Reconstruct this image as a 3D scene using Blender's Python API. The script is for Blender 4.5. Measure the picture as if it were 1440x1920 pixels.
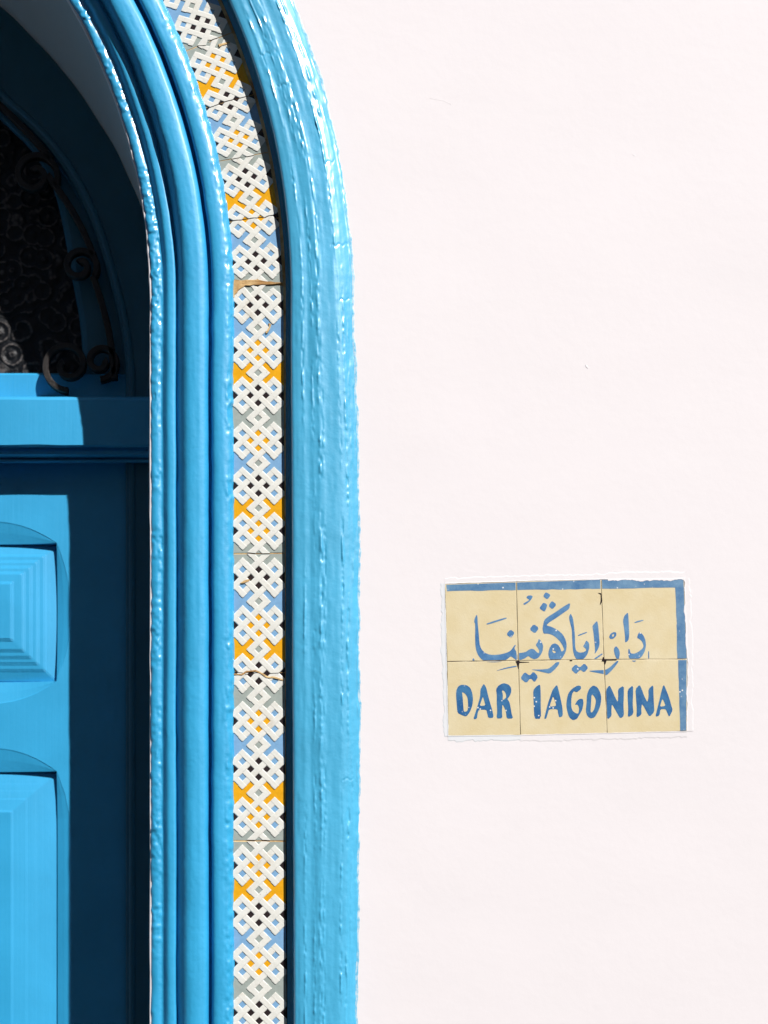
import bpy, bmesh, math, random
import numpy as np
from mathutils import Vector
from mathutils.geometry import tessellate_polygon

random.seed(7)
R = math.radians
for o in list(bpy.data.objects):
    bpy.data.objects.remove(o)
scene = bpy.context.scene
COL = scene.collection

# ------------------------------------------------------------------ camera, sky, sun, exposure
EYE, DIST, PPM, PPY = 1.5, 1.8, 1500.0, 1900.0   # eye height, distance to the wall, picture units per metre on the wall
cam_d = bpy.data.cameras.new("camera")
cam = bpy.data.objects.new("camera", cam_d)
COL.objects.link(cam)
cam.location = (0, -DIST, EYE)
cam.rotation_euler = (R(90), 0, 0)
cam_d.sensor_fit = 'VERTICAL'
cam_d.sensor_height = 25.6
cam_d.lens = 36.0
cam_d.shift_y = 940 / 1920                 # shift lens: verticals stay upright
cam_d.clip_start = 0.05
cam_d.clip_end = 900
cam_d.dof.use_dof = True
cam_d.dof.focus_distance = DIST
cam_d.dof.aperture_fstop = 2.8
scene.camera = cam

SUN = Vector((0.745, -1.0, 1.24)).normalized()
world = bpy.data.worlds.new("World")
scene.world = world
world.use_nodes = True
wn = world.node_tree
sky = wn.nodes.new("ShaderNodeTexSky")
sky.sky_type = 'NISHITA'
sky.sun_disc = False
sky.sun_elevation = math.asin(SUN.z)
sky.sun_rotation = math.atan2(SUN.x, SUN.y)
wn.links.new(sky.outputs[0], wn.nodes["Background"].inputs[0])
wn.nodes["Background"].inputs[1].default_value = 0.05
sd = bpy.data.lights.new("sun", 'SUN')
sd.energy = 5.0
sd.angle = R(0.53)
sd.color = (1.0, 0.965, 0.935)
sun = bpy.data.objects.new("sun", sd)
COL.objects.link(sun)
sun.location = (3, -5, 8)
sun.rotation_euler = (-SUN).to_track_quat('-Z', 'Y').to_euler()
scene.view_settings.view_transform = 'Standard'
scene.view_settings.look = 'None'
scene.view_settings.exposure = 0.28
scene.view_settings.gamma = 1.0
scene.view_settings.use_curve_mapping = False
scene.cycles.use_denoising = True
scene.cycles.max_bounces = 6
scene.cycles.use_adaptive_sampling = True
scene.cycles.adaptive_threshold = 0.02

# ------------------------------------------------------------------ helpers
def P(px, py, D):
    """real point at depth D behind the wall plane"""
    s = (DIST + D) / DIST / PPM
    return ((px - 720) * s, D, EYE + (PPY - py) * s)

def PA(px, py, D):
    px, py, D = np.broadcast_arrays(np.asarray(px, float), np.asarray(py, float), np.asarray(D, float))
    s = (DIST + D) / DIST / PPM
    return np.stack([(px - 720) * s, D, EYE + (PPY - py) * s], -1)

_tab = np.random.RandomState(3).rand(512, 512)
def vnoise(x, y):
    x = np.asarray(x, float); y = np.asarray(y, float)
    xi = np.floor(x).astype(int); yi = np.floor(y).astype(int)
    fx = x - xi; fy = y - yi
    fx = fx * fx * fx * (fx * (fx * 6 - 15) + 10); fy = fy * fy * fy * (fy * (fy * 6 - 15) + 10)
    g = lambda a, b: _tab[a & 511, b & 511]
    return ((g(xi, yi) * (1 - fx) + g(xi + 1, yi) * fx) * (1 - fy)
            + (g(xi, yi + 1) * (1 - fx) + g(xi + 1, yi + 1) * fx) * fy) * 2 - 1

WLOC = {}
def obj(name, verts, faces, mats, parent=None, smooth=False, midx=None):
    v = np.asarray(verts, float).reshape(-1, 3)
    c = (v.min(0) + v.max(0)) / 2
    me = bpy.data.meshes.new(name)
    me.from_pydata([tuple(p) for p in (v - c)], [], [tuple(map(int, f)) for f in faces])
    for m in (mats if isinstance(mats, (list, tuple)) else [mats]):
        me.materials.append(m)
    if midx is not None:
        me.polygons.foreach_set("material_index", np.asarray(midx, dtype=np.int32))
    if smooth:
        me.polygons.foreach_set("use_smooth", np.ones(len(me.polygons), dtype=bool))
    me.update()
    o = bpy.data.objects.new(name, me)
    COL.objects.link(o)
    put(o, c, parent)
    return o

def put(o, c, parent):
    WLOC[o] = Vector(c)
    if parent is not None:
        o.parent = parent
        o.location = Vector(c) - WLOC[parent]
    else:
        o.location = Vector(c)

def empty(name, loc):
    o = bpy.data.objects.new(name, None)
    o.empty_display_size = 0.1
    COL.objects.link(o)
    put(o, loc, None)
    return o

def tag(o, label=None, cat=None, group=None, kind=None):
    for k, v in (("label", label), ("category", cat), ("group", group), ("kind", kind)):
        if v:
            o[k] = v
    return o

def grid_faces(nu, nv, flip=False):
    i = np.arange(nu - 1)[:, None] * nv + np.arange(nv - 1)[None, :]
    f = np.stack([i, i + 1, i + nv + 1, i + nv], -1).reshape(-1, 4)
    return f[:, ::-1] if flip else f

def bm_obj(name, bm, mats, parent=None, smooth=False):
    bm.verts.index_update()
    v = [tuple(x.co) for x in bm.verts]
    f = [[x.index for x in fc.verts] for fc in bm.faces]
    mi = [fc.material_index for fc in bm.faces]
    bm.free()
    return obj(name, v, f, mats, parent, smooth, mi)

# ------------------------------------------------------------------ materials
class NT:
    def __init__(self, name):
        self.m = bpy.data.materials.new(name)
        self.m.use_nodes = True
        self.t = self.m.node_tree
        self.b = self.t.nodes["Principled BSDF"]
        tc = self.t.nodes.new("ShaderNodeNewGeometry")
        self.pos = tc.outputs["Position"]
    def n(self, typ, **kw):
        nd = self.t.nodes.new(typ)
        for k, v in kw.items():
            setattr(nd, k, v)
        return nd
    def link(self, a, b):
        self.t.links.new(a, b)
    def mapped(self, scale):
        mp = self.n("ShaderNodeMapping")
        mp.inputs["Scale"].default_value = scale
        self.link(self.pos, mp.inputs[0])
        return mp.outputs[0]
    def noise(self, scale, detail=3, rough=0.5, vec=None, dist=0.0):
        nd = self.n("ShaderNodeTexNoise")
        nd.inputs["Scale"].default_value = scale
        nd.inputs["Detail"].default_value = detail
        nd.inputs["Roughness"].default_value = rough
        nd.inputs["Distortion"].default_value = dist
        self.link(vec or self.pos, nd.inputs["Vector"])
        return nd.outputs["Fac"]
    def vor(self, scale, vec=None, feature='F1'):
        nd = self.n("ShaderNodeTexVoronoi", feature=feature)
        nd.inputs["Scale"].default_value = scale
        self.link(vec or self.pos, nd.inputs["Vector"])
        return nd.outputs["Distance"]
    def ramp(self, fac, stops):
        nd = self.n("ShaderNodeValToRGB")
        el = nd.color_ramp.elements
        while len(el) < len(stops):
            el.new(0.5)
        for e, (p, c) in zip(el, stops):
            e.position = p
            e.color = (*c, 1) if len(c) == 3 else c
        self.link(fac, nd.inputs[0])
        return nd.outputs[0]
    def mix(self, fac, a, b):
        nd = self.n("ShaderNodeMix", data_type='RGBA')
        for s, v in ((nd.inputs[0], fac), (nd.inputs[6], a), (nd.inputs[7], b)):
            if isinstance(v, bpy.types.NodeSocket):
                self.link(v, s)
            else:
                s.default_value = v if isinstance(v, (int, float)) else (*v, 1)
        return nd.outputs[2]
    def math(self, op, a, b=None):
        nd = self.n("ShaderNodeMath", operation=op)
        for s, v in ((nd.inputs[0], a), (nd.inputs[1], b)):
            if v is None:
                continue
            if isinstance(v, bpy.types.NodeSocket):
                self.link(v, s)
            else:
                s.default_value = v
        return nd.outputs[0]
    def bump(self, h, strength, dist, prev=None):
        nd = self.n("ShaderNodeBump")
        nd.inputs["Strength"].default_value = strength
        nd.inputs["Distance"].default_value = dist
        self.link(h, nd.inputs["Height"])
        if prev:
            self.link(prev, nd.inputs["Normal"])
        return nd.outputs[0]
    def fin(self, color=None, rough=None, normal=None, **kw):
        for key, v in (("Base Color", color), ("Roughness", rough), ("Normal", normal)):
            if v is None:
                continue
            s = self.b.inputs[key]
            if isinstance(v, bpy.types.NodeSocket):
                self.link(v, s)
            else:
                s.default_value = (*v, 1) if key == "Base Color" else v
        for k, v in kw.items():
            self.b.inputs[k].default_value = v
        return self.m

def blue_paint(name, base, rough, lump, streak, grain=(90, 90, 9), coat=.7, base_rough=.52):
    n = NT(name)
    tone = n.noise(9, 4, .55)
    c = n.mix(n.ramp(tone, [(.35, (0, 0, 0)), (.7, (1, 1, 1))]), tuple(x * .93 for x in base), tuple(min(1, x * 1.06 + .004) for x in base))
    st = n.noise(1, 2, .5, n.mapped(grain))
    nb = n.bump(st, .4, streak)
    nb = n.bump(n.noise(150, 2, .5), .5, lump, nb)
    return n.fin(c, base_rough, nb, **{"Specular IOR Level": .5, "Coat Weight": coat, "Coat Roughness": rough})

BLUE = (.022, .378, .690)
M_BLUE = blue_paint("glossy_blue_paint", (.055, .420, .690), .24, .0006, .0005, (90, 90, 9), 1.0)
M_EDGE = blue_paint("glossy_blue_edge_paint", BLUE, .22, .0006, .0005, (90, 90, 9), 1.0)
M_BLUE_SOFT = blue_paint("thick_blue_paint", BLUE, .30, .0006, .0006, (90, 90, 9), .22, .6)
M_DOOR = blue_paint("blue_door_paint", (.024, .365, .680), .25, .00022, .0005, (190, 190, 3.5), .3)
M_FRAME = blue_paint("shade_dark_blue_paint", (.008, .125, .210), .30, .0003, .0005, (120, 120, 5), .15)  # door blue darkened: shade of the recess put into the base colour

def wall_mat(name, base):
    n = NT(name)
    c = n.mix(n.noise(5, 3, .6), tuple(x * .975 for x in base), tuple(min(1, x * 1.015) for x in base))
    mid = n.noise(70, 5, .62)
    tro = n.noise(1, 3, .5, n.mapped((9, 9, 17)), .5)
    nb = n.bump(tro, .035, .006)
    nb = n.bump(mid, .22, .0009, nb)
    return n.fin(c, .8, nb)
M_WALL = wall_mat("white_plaster", (.822, .786, .804))
M_LIP = wall_mat("white_wash", (.805, .776, .792))
M_WASH = wall_mat("bluish_white_wash", (.755, .775, .805))
M_REVEAL = wall_mat("shade_greyed_plaster", (.55, .53, .52))  # white plaster greyed, so the soffit's shade is partly in its colour

def glaze(name, base, rough=.16, var=.18):
    n = NT(name)
    c = n.mix(n.noise(130, 4, .6), tuple(x * (1 - var) for x in base), tuple(min(1, x * (1 + var)) for x in base))
    nb = n.bump(n.noise(260, 3), .25, .0005)
    return n.fin(c, rough, nb, **{"Coat Weight": .3, "Coat Roughness": .08})
def strap_mat():
    n = NT("white_strap_glaze")
    c = n.mix(n.noise(90, 4, .6), (.73, .73, .67), (.84, .84, .79))
    st = n.ramp(n.noise(34, 6, .7), [(.58, (0, 0, 0)), (.72, (1, 1, 1))])
    c = n.mix(n.math('MULTIPLY', st, .5), c, (.60, .50, .36))
    pit = n.ramp(n.vor(210), [(.06, (1, 1, 1)), (.12, (0, 0, 0))])
    kp = n.ramp(n.noise(18, 2), [(.54, (0, 0, 0)), (.6, (.8, .8, .8))])
    c = n.mix(n.math('MULTIPLY', pit, kp), c, (.20, .14, .09))
    return n.fin(c, .17, n.bump(n.noise(230, 3), .3, .0007), **{"Coat Weight": .3, "Coat Roughness": .08})
M_STRAP = strap_mat()
M_GBLUE = glaze("sky_blue_glaze", (.22, .42, .66))
M_GYEL = glaze("ochre_yellow_glaze", (.82, .40, .015))
M_GGREY = glaze("sage_grey_glaze", (.36, .41, .38))
M_GDARK = glaze("dark_brown_glaze", (.030, .022, .024), .14, .5)
M_CLAY = glaze("fired_clay", (.42, .30, .20), .8)
def grout_mat():
    n = NT("ochre_grout")
    c = n.mix(n.ramp(n.noise(24, 4, .65), [(.38, (0, 0, 0)), (.6, (1, 1, 1))]), (.42, .23, .08), (.82, .60, .30))
    return n.fin(c, .9, n.bump(n.noise(300, 4), .6, .001))
M_GROUT = grout_mat()
n = NT("dirty_joint")
M_JOINT = n.fin(n.mix(n.ramp(n.noise(13, 4, .65), [(.46, (0, 0, 0)), (.70, (1, 1, 1))]), (.05, .028, .014), (.50, .40, .24)), .9)

def sign_yellow():
    n = NT("aged_yellow_glaze")
    c = n.mix(n.ramp(n.noise(26, 5, .62), [(.3, (0, 0, 0)), (.7, (1, 1, 1))]), (.68, .565, .32), (.74, .65, .435))
    cr = n.noise(1, 5, .7, n.mapped((300, 300, 300)), .8)
    c = n.mix(n.ramp(cr, [(.60, (0, 0, 0)), (.78, (.55, .55, .55))]), c, (.60, .52, .33))
    ch = n.ramp(n.vor(48), [(.018, (1, 1, 1)), (.03, (0, 0, 0))])
    c = n.mix(ch, c, (.82, .80, .74))
    return n.fin(c, .42, n.bump(cr, .3, .0006))
M_SY = sign_yellow()
def sign_blue(name, a, b):
    n = NT(name)
    c = n.mix(n.ramp(n.noise(45, 5, .65), [(.32, (0, 0, 0)), (.68, (1, 1, 1))]), a, b)
    fl = n.noise(650, 3, .7)
    c = n.mix(n.ramp(fl, [(.6, (0, 0, 0)), (.72, (.35, .35, .35))]), c, (.22, .42, .62))
    ch = n.ramp(n.vor(170), [(.13, (1, 1, 1)), (.19, (0, 0, 0))])
    kp = n.ramp(n.noise(22, 2), [(.50, (0, 0, 0)), (.55, (1, 1, 1))])
    c = n.mix(n.math('MULTIPLY', ch, kp), c, (.80, .80, .78))
    return n.fin(c, .4, n.bump(fl, .2, .0004))
M_SBORDER = sign_blue("worn_border_blue", (.05, .165, .35), (.17, .32, .48))
M_SARAB = sign_blue("brushed_script_blue", (.025, .135, .36), (.13, .29, .49))
M_SLAT = sign_blue("painted_letter_blue", (.004, .088, .28), (.05, .20, .40))

n = NT("black_iron")
M_IRON = n.fin(n.mix(n.noise(60, 4), (.006, .005, .005), (.022, .015, .011)), .55, n.bump(n.noise(250, 3), .6, .0015))
def pane_mat():
    n = NT("pressed_lace_glass")
    wob = n.mapped((1, 1, 1))
    v1 = n.vor(36, wob)
    rings = n.math('SINE', n.math('MULTIPLY', v1, 15.0))
    v2 = n.vor(170, wob)
    h = n.math('ADD', rings, n.math('MULTIPLY', v2, -.8))
    c = n.mix(n.ramp(h, [(.25, (0, 0, 0)), (.75, (1, 1, 1))]), (.006, .007, .009), (.085, .075, .072))
    return n.fin(c, .5, n.bump(h, .5, .002), **{"Specular IOR Level": .25})
M_PANE = pane_mat()
n = NT("worn_stone_paving")
M_STONE = n.fin(n.mix(n.noise(6, 5, .6), (.085, .08, .072), (.15, .14, .125)), .85, n.bump(n.noise(40, 4), .5, .01))
n = NT("dark_room")
M_ROOM = n.fin((.02, .02, .02), .9)

# ------------------------------------------------------------------ ground
g = obj("pavement", [(-300, -300, 0), (300, -300, 0), (300, 300, 0), (-300, 300, 0)], [(0, 1, 2, 3)], M_STONE)
tag(g, "worn stone paving in front of the blue door", kind="structure")

# unseen house-shaped block, added behind the viewer to close off the low sky
def added_sky_blocker():
    v = [(-9, -4.3, 0), (9, -4.3, 0), (9, -4.3, 6.4), (-9, -4.3, 6.4), (-9, -9, 0), (9, -9, 0), (9, -9, 6.4), (-9, -9, 6.4)]
    h = obj("added_sky_blocker", v, [(1, 0, 3, 2), (4, 5, 6, 7), (0, 4, 7, 3), (5, 1, 2, 6), (3, 7, 6, 2)], M_STONE)
    tag(h, "unseen stone house block added behind the viewer to cut the sky light", kind="structure")
added_sky_blocker()

# ------------------------------------------------------------------ the arch: stations along the opening
CX, CY, RI = -817.0, 560.0, 1097.0          # arch axis, springing line, inner radius (picture units on the wall)
GROUND_PY = PPY + EYE * PPM
def stations(step_fine=1.9):
    st = []
    y = GROUND_PY - 4
    while y > 2050:
        st.append(('R', y)); y -= 14
    while y > CY:
        st.append(('R', y)); y -= step_fine
    a, da = 0.0, step_fine / 1290
    while a < R(40):
        st.append(('A', a)); a += da
    while a < math.pi:
        st.append(('A', a)); a += R(.6)
    y = CY
    while y < GROUND_PY - 4:
        st.append(('L', y)); y += 24
    st.append(('L', GROUND_PY - 4))
    return st
ST = stations()
def st_px(off):
    """picture position of every station for a column `off` outside the inner edge (array per station)"""
    off = np.broadcast_to(off, (len(ST),))
    out = np.empty((len(ST), 2))
    for i, (k, t) in enumerate(ST):
        r = RI + off[i]
        if k == 'R':
            out[i] = (CX + r, t)
        elif k == 'A':
            out[i] = (CX + r * math.cos(t), CY - r * math.sin(t))
        else:
            out[i] = (CX - r, t)
    return out
ST_Y = np.array([t if k == 'R' else (CY - 1300 * math.sin(t) if (k == 'A' and t < math.pi / 2) else -400) for k, t in ST])
ST_S = np.zeros(len(ST))
_mid = st_px(200)
ST_S[1:] = np.cumsum(np.hypot(*(np.diff(_mid, axis=0).T)))

def resample(prof, step):
    pts = np.array(prof, float)
    seg = np.hypot(np.diff(pts[:, 0]), np.diff(pts[:, 1]) * 1.5)
    s = np.r_[0, np.cumsum(seg)]
    n = int(s[-1] / step) + 1
    t = np.linspace(0, s[-1], n)
    q = np.stack([np.interp(t, s, pts[:, 0]), np.interp(t, s, pts[:, 1])], -1)
    for _ in range(2):                                   # soften corners like many coats of paint
        q[1:-1] = q[:-2] * .25 + q[1:-1] * .5 + q[2:] * .25
    return q

def sweep(name, prof, mat, parent, amp, shift, step=1.7, edge=None):
    """prof: (picture x at the jamb, depth in mm); amp(x)->lump height in mm; shift(x, y)->sideways drift"""
    q = resample(prof, step)
    V = np.empty((len(ST), len(q), 3))
    for j, (x, d) in enumerate(q):
        sh = shift(x, ST_Y)
        pp = st_px(x - 280 + sh)
        D = d + amp(x, ST_S)
        V[:, j] = PA(pp[:, 0], pp[:, 1], D / 1000.0)
    f = grid_faces(len(ST), len(q))
    mi = None
    if edge:
        xs = q[f[:, 0] % len(q), 0]
        mi = np.where((xs < edge[0]) | (xs > edge[1]), 1, 0)
    return obj(name, V.reshape(-1, 3), f, mat, parent, True, mi)

surround = empty("door_surround", P(605, GROUND_PY, .005))
surround["kind"] = "thing"
tag(surround, "bright blue moulded plaster arch with a strip of knotwork tiles framing the doorway", "door surround")

def crack(x, s, x0, y0, w, dep):
    return dep * np.exp(-((s - y0) / 1.6) ** 2) * (abs(x - x0) < w)
def s_of_y(y):
    k = int(np.argmin(abs(ST_Y[:len(ST) // 2 + 400] - y)))
    return ST_S[k]
CR_OUT = [(s_of_y(470 - 0), 638, 16), (s_of_y(332), 640, 10), (s_of_y(562), 643, 9), (s_of_y(190), 590, 14), (s_of_y(132), 512 + 60, 10), (s_of_y(1460), 640, 10)]
RIDGES = [(566, 1.8, .7), (583, 2.0, .7), (594, 2.6, 1.0), (600, 2.0, .6), (630, 1.8, .9), (640, 2.2, .8), (648, 2.0, .5)]
def amp_out(x, s):
    a = .26 * vnoise(x / 10.0, s / 120.0 + 3) + .16 * vnoise(x / 6.0 + 7, s / 40.0) + .12 * vnoise(x / 9.0 + 31, s / 13.0 + 5)
    drift = 2.5 * vnoise(s / 90.0, s * 0 + 4.5) + 1.2 * vnoise(s / 33.0, s * 0 + 14.5)
    for (rx, rw, ra) in RIDGES:
        g_ = np.exp(-((x + drift * .7 - rx) / rw) ** 2)
        gate = np.clip(.65 + .9 * vnoise(s / 70.0, s * 0 + rx), 0.12, 1)
        bead = vnoise(s * 0 + rx * 1.7, s / 7.5 + rx) * .30 + vnoise(x / 5.0 + rx, s / 15.0) * .45 + vnoise(x / 7.0 + rx, s / 34.0) * .45
        a = a - g_ * ra * (.35 + 2.2 * bead) * gate
    w = 1.0 if x > 552 else max(.25, (x - 543) / 9)
    wob = 1.6 * vnoise(np.full_like(s, x / 60.0), s / 210.0)
    a = a * w + wob * .5
    for (cs, cx, cw) in CR_OUT:
        a = a + crack(x, s + 2 * math.sin(x * .5), cx, cs, cw, .5)
    if x > 655:
        a = a + .5 * vnoise(x / 6.0, s / 22.0) + .5 * vnoise(np.full_like(s, 3.3), s / 60.0)
    return a
def shift_out(x, y):
    inner = np.interp(y, [0, 560, 1000, 1900], [4, 0, 2, 6])
    outer = np.interp(y, [0, 300, 560, 800, 1000, 1500, 1900], [-2, 0, 3, 11, 15, 15, 9])
    w = np.clip((x - 545) / 115.0, 0, 1)
    rag = 1.6 * vnoise(y / 31.0, y * 0 + 2.5) + 1.0 * vnoise(y / 9.0, y * 0 + 8.5)
    return inner * (1 - w) + outer * w + rag * max(0.0, (x - 648) / 10.0) + .8 * vnoise(y / 140.0, y * 0 + 2.5)
sweep("outer_moulding",
      [(533, 15), (541, 15), (544, 13), (545, 5), (545.4, -4), (546, -7), (549, -9), (556, -10), (567, -10.8), (576, -10.2), (586, -11.2),
       (594, -11.9), (604, -11.0), (616, -10.5), (626, -10.4), (633, -9.6), (640, -7.9), (647, -5.4), (653, -2.9), (658, -1.0), (660, .6), (662, 3)],
      M_BLUE, surround, amp_out, shift_out, 1.25)

def amp_in(x, s):
    a = .16 * vnoise(x / 8.0, s / 80.0 + 13) + .14 * vnoise(x / 14.0 + 3, s / 45.0) + .07 * vnoise(x / 5.0 + 3, s / 9.0)
    wav = .4 * vnoise(np.full_like(s, x / 55.0 + 4), s / 260.0)
    e = 0
    if x < 303:
        e = 1.15 * (.75 * vnoise(x / 6.0 + 9, s / 8.0) + .55 * vnoise(x / 9.0, s / 17.0 + 4)) * np.clip(.55 + vnoise(s / 55.0, s * 0 + 77.5), .08, 1)
    elif x > 415:
        e = .75 * vnoise(x / 7.0 + 19, s / 9.0) + .40 * vnoise(x / 8.0, s / 22.0 + 4)
        e = e * min(1, (x - 415) / 12) * np.clip(.6 + vnoise(s / 60.0, s * 0 + 87.5), .1, 1)
    return a + wav + e
def shift_in(x, y):
    w = 1.0 * vnoise(y / 150.0, y * 0 + x / 60.0) + .45 * vnoise(y / 34.0, y * 0 + x / 25.0 + 5)
    if x < 292:
        w = w * .6 + 1.1 * vnoise(y / 12.0, y * 0 + 1.5) + .6 * vnoise(y / 45., y * 0 + 2.5)
    if x > 428:
        w = w + 1.5 * vnoise(y / 13.0, y * 0 + 61.5)
    return w
sweep("inner_moulding",
      [(282.5, 39), (283, 33.5), (285.5, 31.2), (291, 30), (297, 30.2), (303, 32), (306, 31.5), (310, 27), (314, 23.4), (318, 22.4), (326, 22.4),
       (329.5, 23.6), (331, 29), (333, 28.5), (336, 22.5), (340, 16), (345, 10), (350, 6.6), (356, 5.0), (364, 4.4), (374, 4.6), (383, 6.2), (388, 9.0),
       (390.5, 13), (392, 20), (394, 22), (396.5, 20), (397.5, 12), (399, 6.5), (402.5, 4.2), (409, 3.2), (418, 3.2), (427, 4.6), (433, 7), (437, 10.5), (440, 15)],
      [M_BLUE_SOFT, M_EDGE], surround, amp_in, shift_in, 1.7, (303, 420))

# ------------------------------------------------------------------ tile strip
TILE_D = .0125
A_MM = 1.0
def strip_edge(y):
    """left and right edge of the strip (picture units outside the inner edge) at height y"""
    l = np.interp(y, [0, 560, 1000, 1900], [434, 435, 436, 434]) - 280
    r = np.interp(y, [0, 560, 1000, 1577, 1900], [531, 531, 534, 535, 539]) - 280
    return l, r
def strip_pt(kind, t, side):
    if kind == 'R':
        l, r = strip_edge(t)
        return np.array([CX + RI + (l, r)[side], t])
    if kind == 'L':
        l, r = strip_edge(600)
        return np.array([CX - RI - (l, r)[side], t])
    l, r = strip_edge(500)
    rr = RI + (l, r)[side]
    return np.array([CX + rr * math.cos(t), CY - rr * math.sin(t)])

HOLE_CELLS = [(0, 1), (0, -1), (1, 0), (-1, 0), (2, 1), (2, -1), (-2, 1), (-2, -1)]
def knot_edges(k0, k1):
    cells = []
    for k in range(k0 - 1, k1 + 2):
        u = 6 * k + 3
        cells += [(v, u + w) for v, w in HOLE_CELLS] + [(0, u + 3)]
    E = set()
    for (v, u) in set(cells):
        ring = [(v, u + 1), (v + 1, u), (v, u - 1), (v - 1, u)]
        for i in range(4):
            E.add(tuple(sorted((ring[i], ring[(i + 1) % 4]))))
    return E
EDGES = knot_edges(0, 6)
ESET = set(EDGES)
def has(a, b):
    return tuple(sorted((a, b))) in ESET

def tile_piece(c00, c01, c10, c11, u0, u1, rev, gap0, gap1, wav0=0, wav1=0, seed=0):
    """corners: c0x = start joint, c1x = end joint (x: 0 inner edge, 1 outer edge), pattern range u0..u1 of a 36-unit tile"""
    c00, c01, c10, c11 = map(np.array, (c00, c01, c10, c11))
    rs = np.random.RandomState(seed)
    tilt = (rs.rand(3) - .5) * np.array([.0002, .00015, .0002])
    HV = 3.30
    def mp(v, u, h):
        s = (u - u0) / (u1 - u0)
        w0 = wav0 * max(0, 1 - (u - u0) / 2.0) * float(vnoise(v * .9 + c00[1] * .37, c00[1] * .11))
        w1 = wav1 * max(0, 1 - (u1 - u) / 2.0) * float(vnoise(v * .9 + c10[1] * .37, c10[1] * .11))
        s = s + (w0 + w1) / (u1 - u0)
        q = (v + HV) / (2 * HV)
        p = (c00 * (1 - q) + c01 * q) * (1 - s) + (c10 * (1 - q) + c11 * q) * s
        D = TILE_D - h / 1000.0 + tilt[0] + tilt[1] * v / HV + tilt[2] * (s - .5)
        return P(p[0], p[1], D)
    ua, ub = u0 + gap0, u1 - gap1
    def clip(bm, fill):
        for co, no in (((0, ua, 0), (0, -1, 0)), ((0, ub, 0), (0, 1, 0)), ((-HV, 0, 0), (-1, 0, 0)), ((HV, 0, 0), (1, 0, 0))):
            r = bmesh.ops.bisect_plane(bm, geom=bm.verts[:] + bm.edges[:] + bm.faces[:], plane_co=co, plane_no=no, clear_outer=True, dist=1e-6)
            if fill:
                eds = [e for e in r["geom_cut"] if isinstance(e, bmesh.types.BMEdge) and e.is_boundary]
                if eds:
                    bmesh.ops.holes_fill(bm, edges=eds, sides=0)
    # glazed body
    bm = bmesh.new()
    def quad(pts, m):
        f = bm.faces.new([bm.verts.new(p) for p in pts]); f.material_index = m
    seq = {0: ['b', 'y', 'g', 'b', 'y', 'g'], 1: ['g', 'b', 'y', 'g', 'b', 'y']}
    MI = {'c': 0, 'b': 1, 'y': 2, 'g': 3, 'd': 4}
    def pat_bg(k):      # field between knot k and k+1
        k = k % 6
        return 'byg'[k % 3] if not rev else 'yb'[k % 3] if k % 3 < 2 else 'g'
    def pat_kn(k):
        k = k % 6
        return ('d', 'y')[k % 2] if not rev else ('y', 'd')[k % 2]
    nseg = 8
    us = np.linspace(ua, ub, max(2, int((ub - ua) / 1.5)))
    for k in range(-1, 7):
        uc = 6 * k + 3
        for (a, b, m) in ((uc - 1.0, uc + 1.0, 'd'), (uc + 1.0, uc + 5.0, pat_bg(k))):
            quad([(-HV, a, .05), (HV, a, .05), (HV, b, .05), (-HV, b, .05)], MI[m])
        for (v, w) in HOLE_CELLS:
            m = pat_kn(k) if abs(v) < 2 else 'b'
            quad([(v, uc + w - .75, .16), (v + .75, uc + w, .16), (v, uc + w + .75, .16), (v - .75, uc + w, .16)], MI[m])
        v, w = 0, 3
        quad([(v, uc + w - .75, .16), (v + .75, uc + w, .16), (v, uc + w + .75, .16), (v - .75, uc + w, .16)], MI['g'])
    for fc in bm.faces:
        fc.normal_update()
    clip(bm, False)
    # clay slab beneath
    vs = [bm.verts.new((sx * HV, uu, hh)) for hh in (-.02, -7.0) for (sx, uu) in ((-1, ua), (1, ua), (1, ub), (-1, ub))]
    for f in ((0, 1, 2, 3), (7, 6, 5, 4), (0, 4, 5, 1), (1, 5, 6, 2), (2, 6, 7, 3), (3, 7, 4, 0)):
        bm.faces.new([vs[i] for i in f]).material_index = 0
    bmesh.ops.triangulate(bm, faces=[f for f in bm.faces if len(f.verts) > 4])
    for v in bm.verts:
        v.co = mp(*v.co)
    t = bm_obj("tile", bm, [M_CLAY, M_GBLUE, M_GYEL, M_GGREY, M_GDARK], surround)
    # raised strapwork
    bm = bmesh.new()
    H = .85
    for (A, B) in EDGES:
        if max(A[1], B[1]) < u0 - 1 or min(A[1], B[1]) > u1 + 1:
            continue
        a = np.array(A, float); b = np.array(B, float)
        d = (b - a) / math.sqrt(2); nrm = np.array([-d[1], d[0]])
        step = (B[0] - A[0], B[1] - A[1])
        slash = step[0] * step[1] > 0
        ends = []
        for (p, sg) in ((A, -1), (B, 1)):
            nx = (p[0] + sg * step[0], p[1] + sg * step[1])
            cont = has(p, nx)
            over = ((p[0] % 2) == 0) != slash
            h = H + (.20 if over else -.20) if cont else H + (.04 if slash else -.04)
            q = (a if sg < 0 else b) + d * sg * (0 if cont else .385)
            if cont:
                q = q + d * sg * .002
            ends.append((q, h))
        rows = []
        for (q, h) in ends:
            row = []
            for (o_, hh) in ((-.40, 0), (-.37, h - .40), (-.325, h - .09), (-.265, h), (.265, h), (.325, h - .09), (.37, h - .40), (.40, 0)):
                p = q + nrm * o_
                row.append(bm.verts.new((p[0], p[1], hh)))
            rows.append(row)
        for i in range(7):
            bm.faces.new((rows[0][i], rows[0][i + 1], rows[1][i + 1], rows[1][i]))
        bm.faces.new(rows[0][::-1]); bm.faces.new(rows[1])
    clip(bm, True)
    bmesh.ops.recalc_face_normals(bm, faces=bm.faces[:])
    for v in bm.verts:
        v.co = mp(*v.co)
    bmesh.ops.recalc_face_normals(bm, faces=bm.faces[:])
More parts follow.
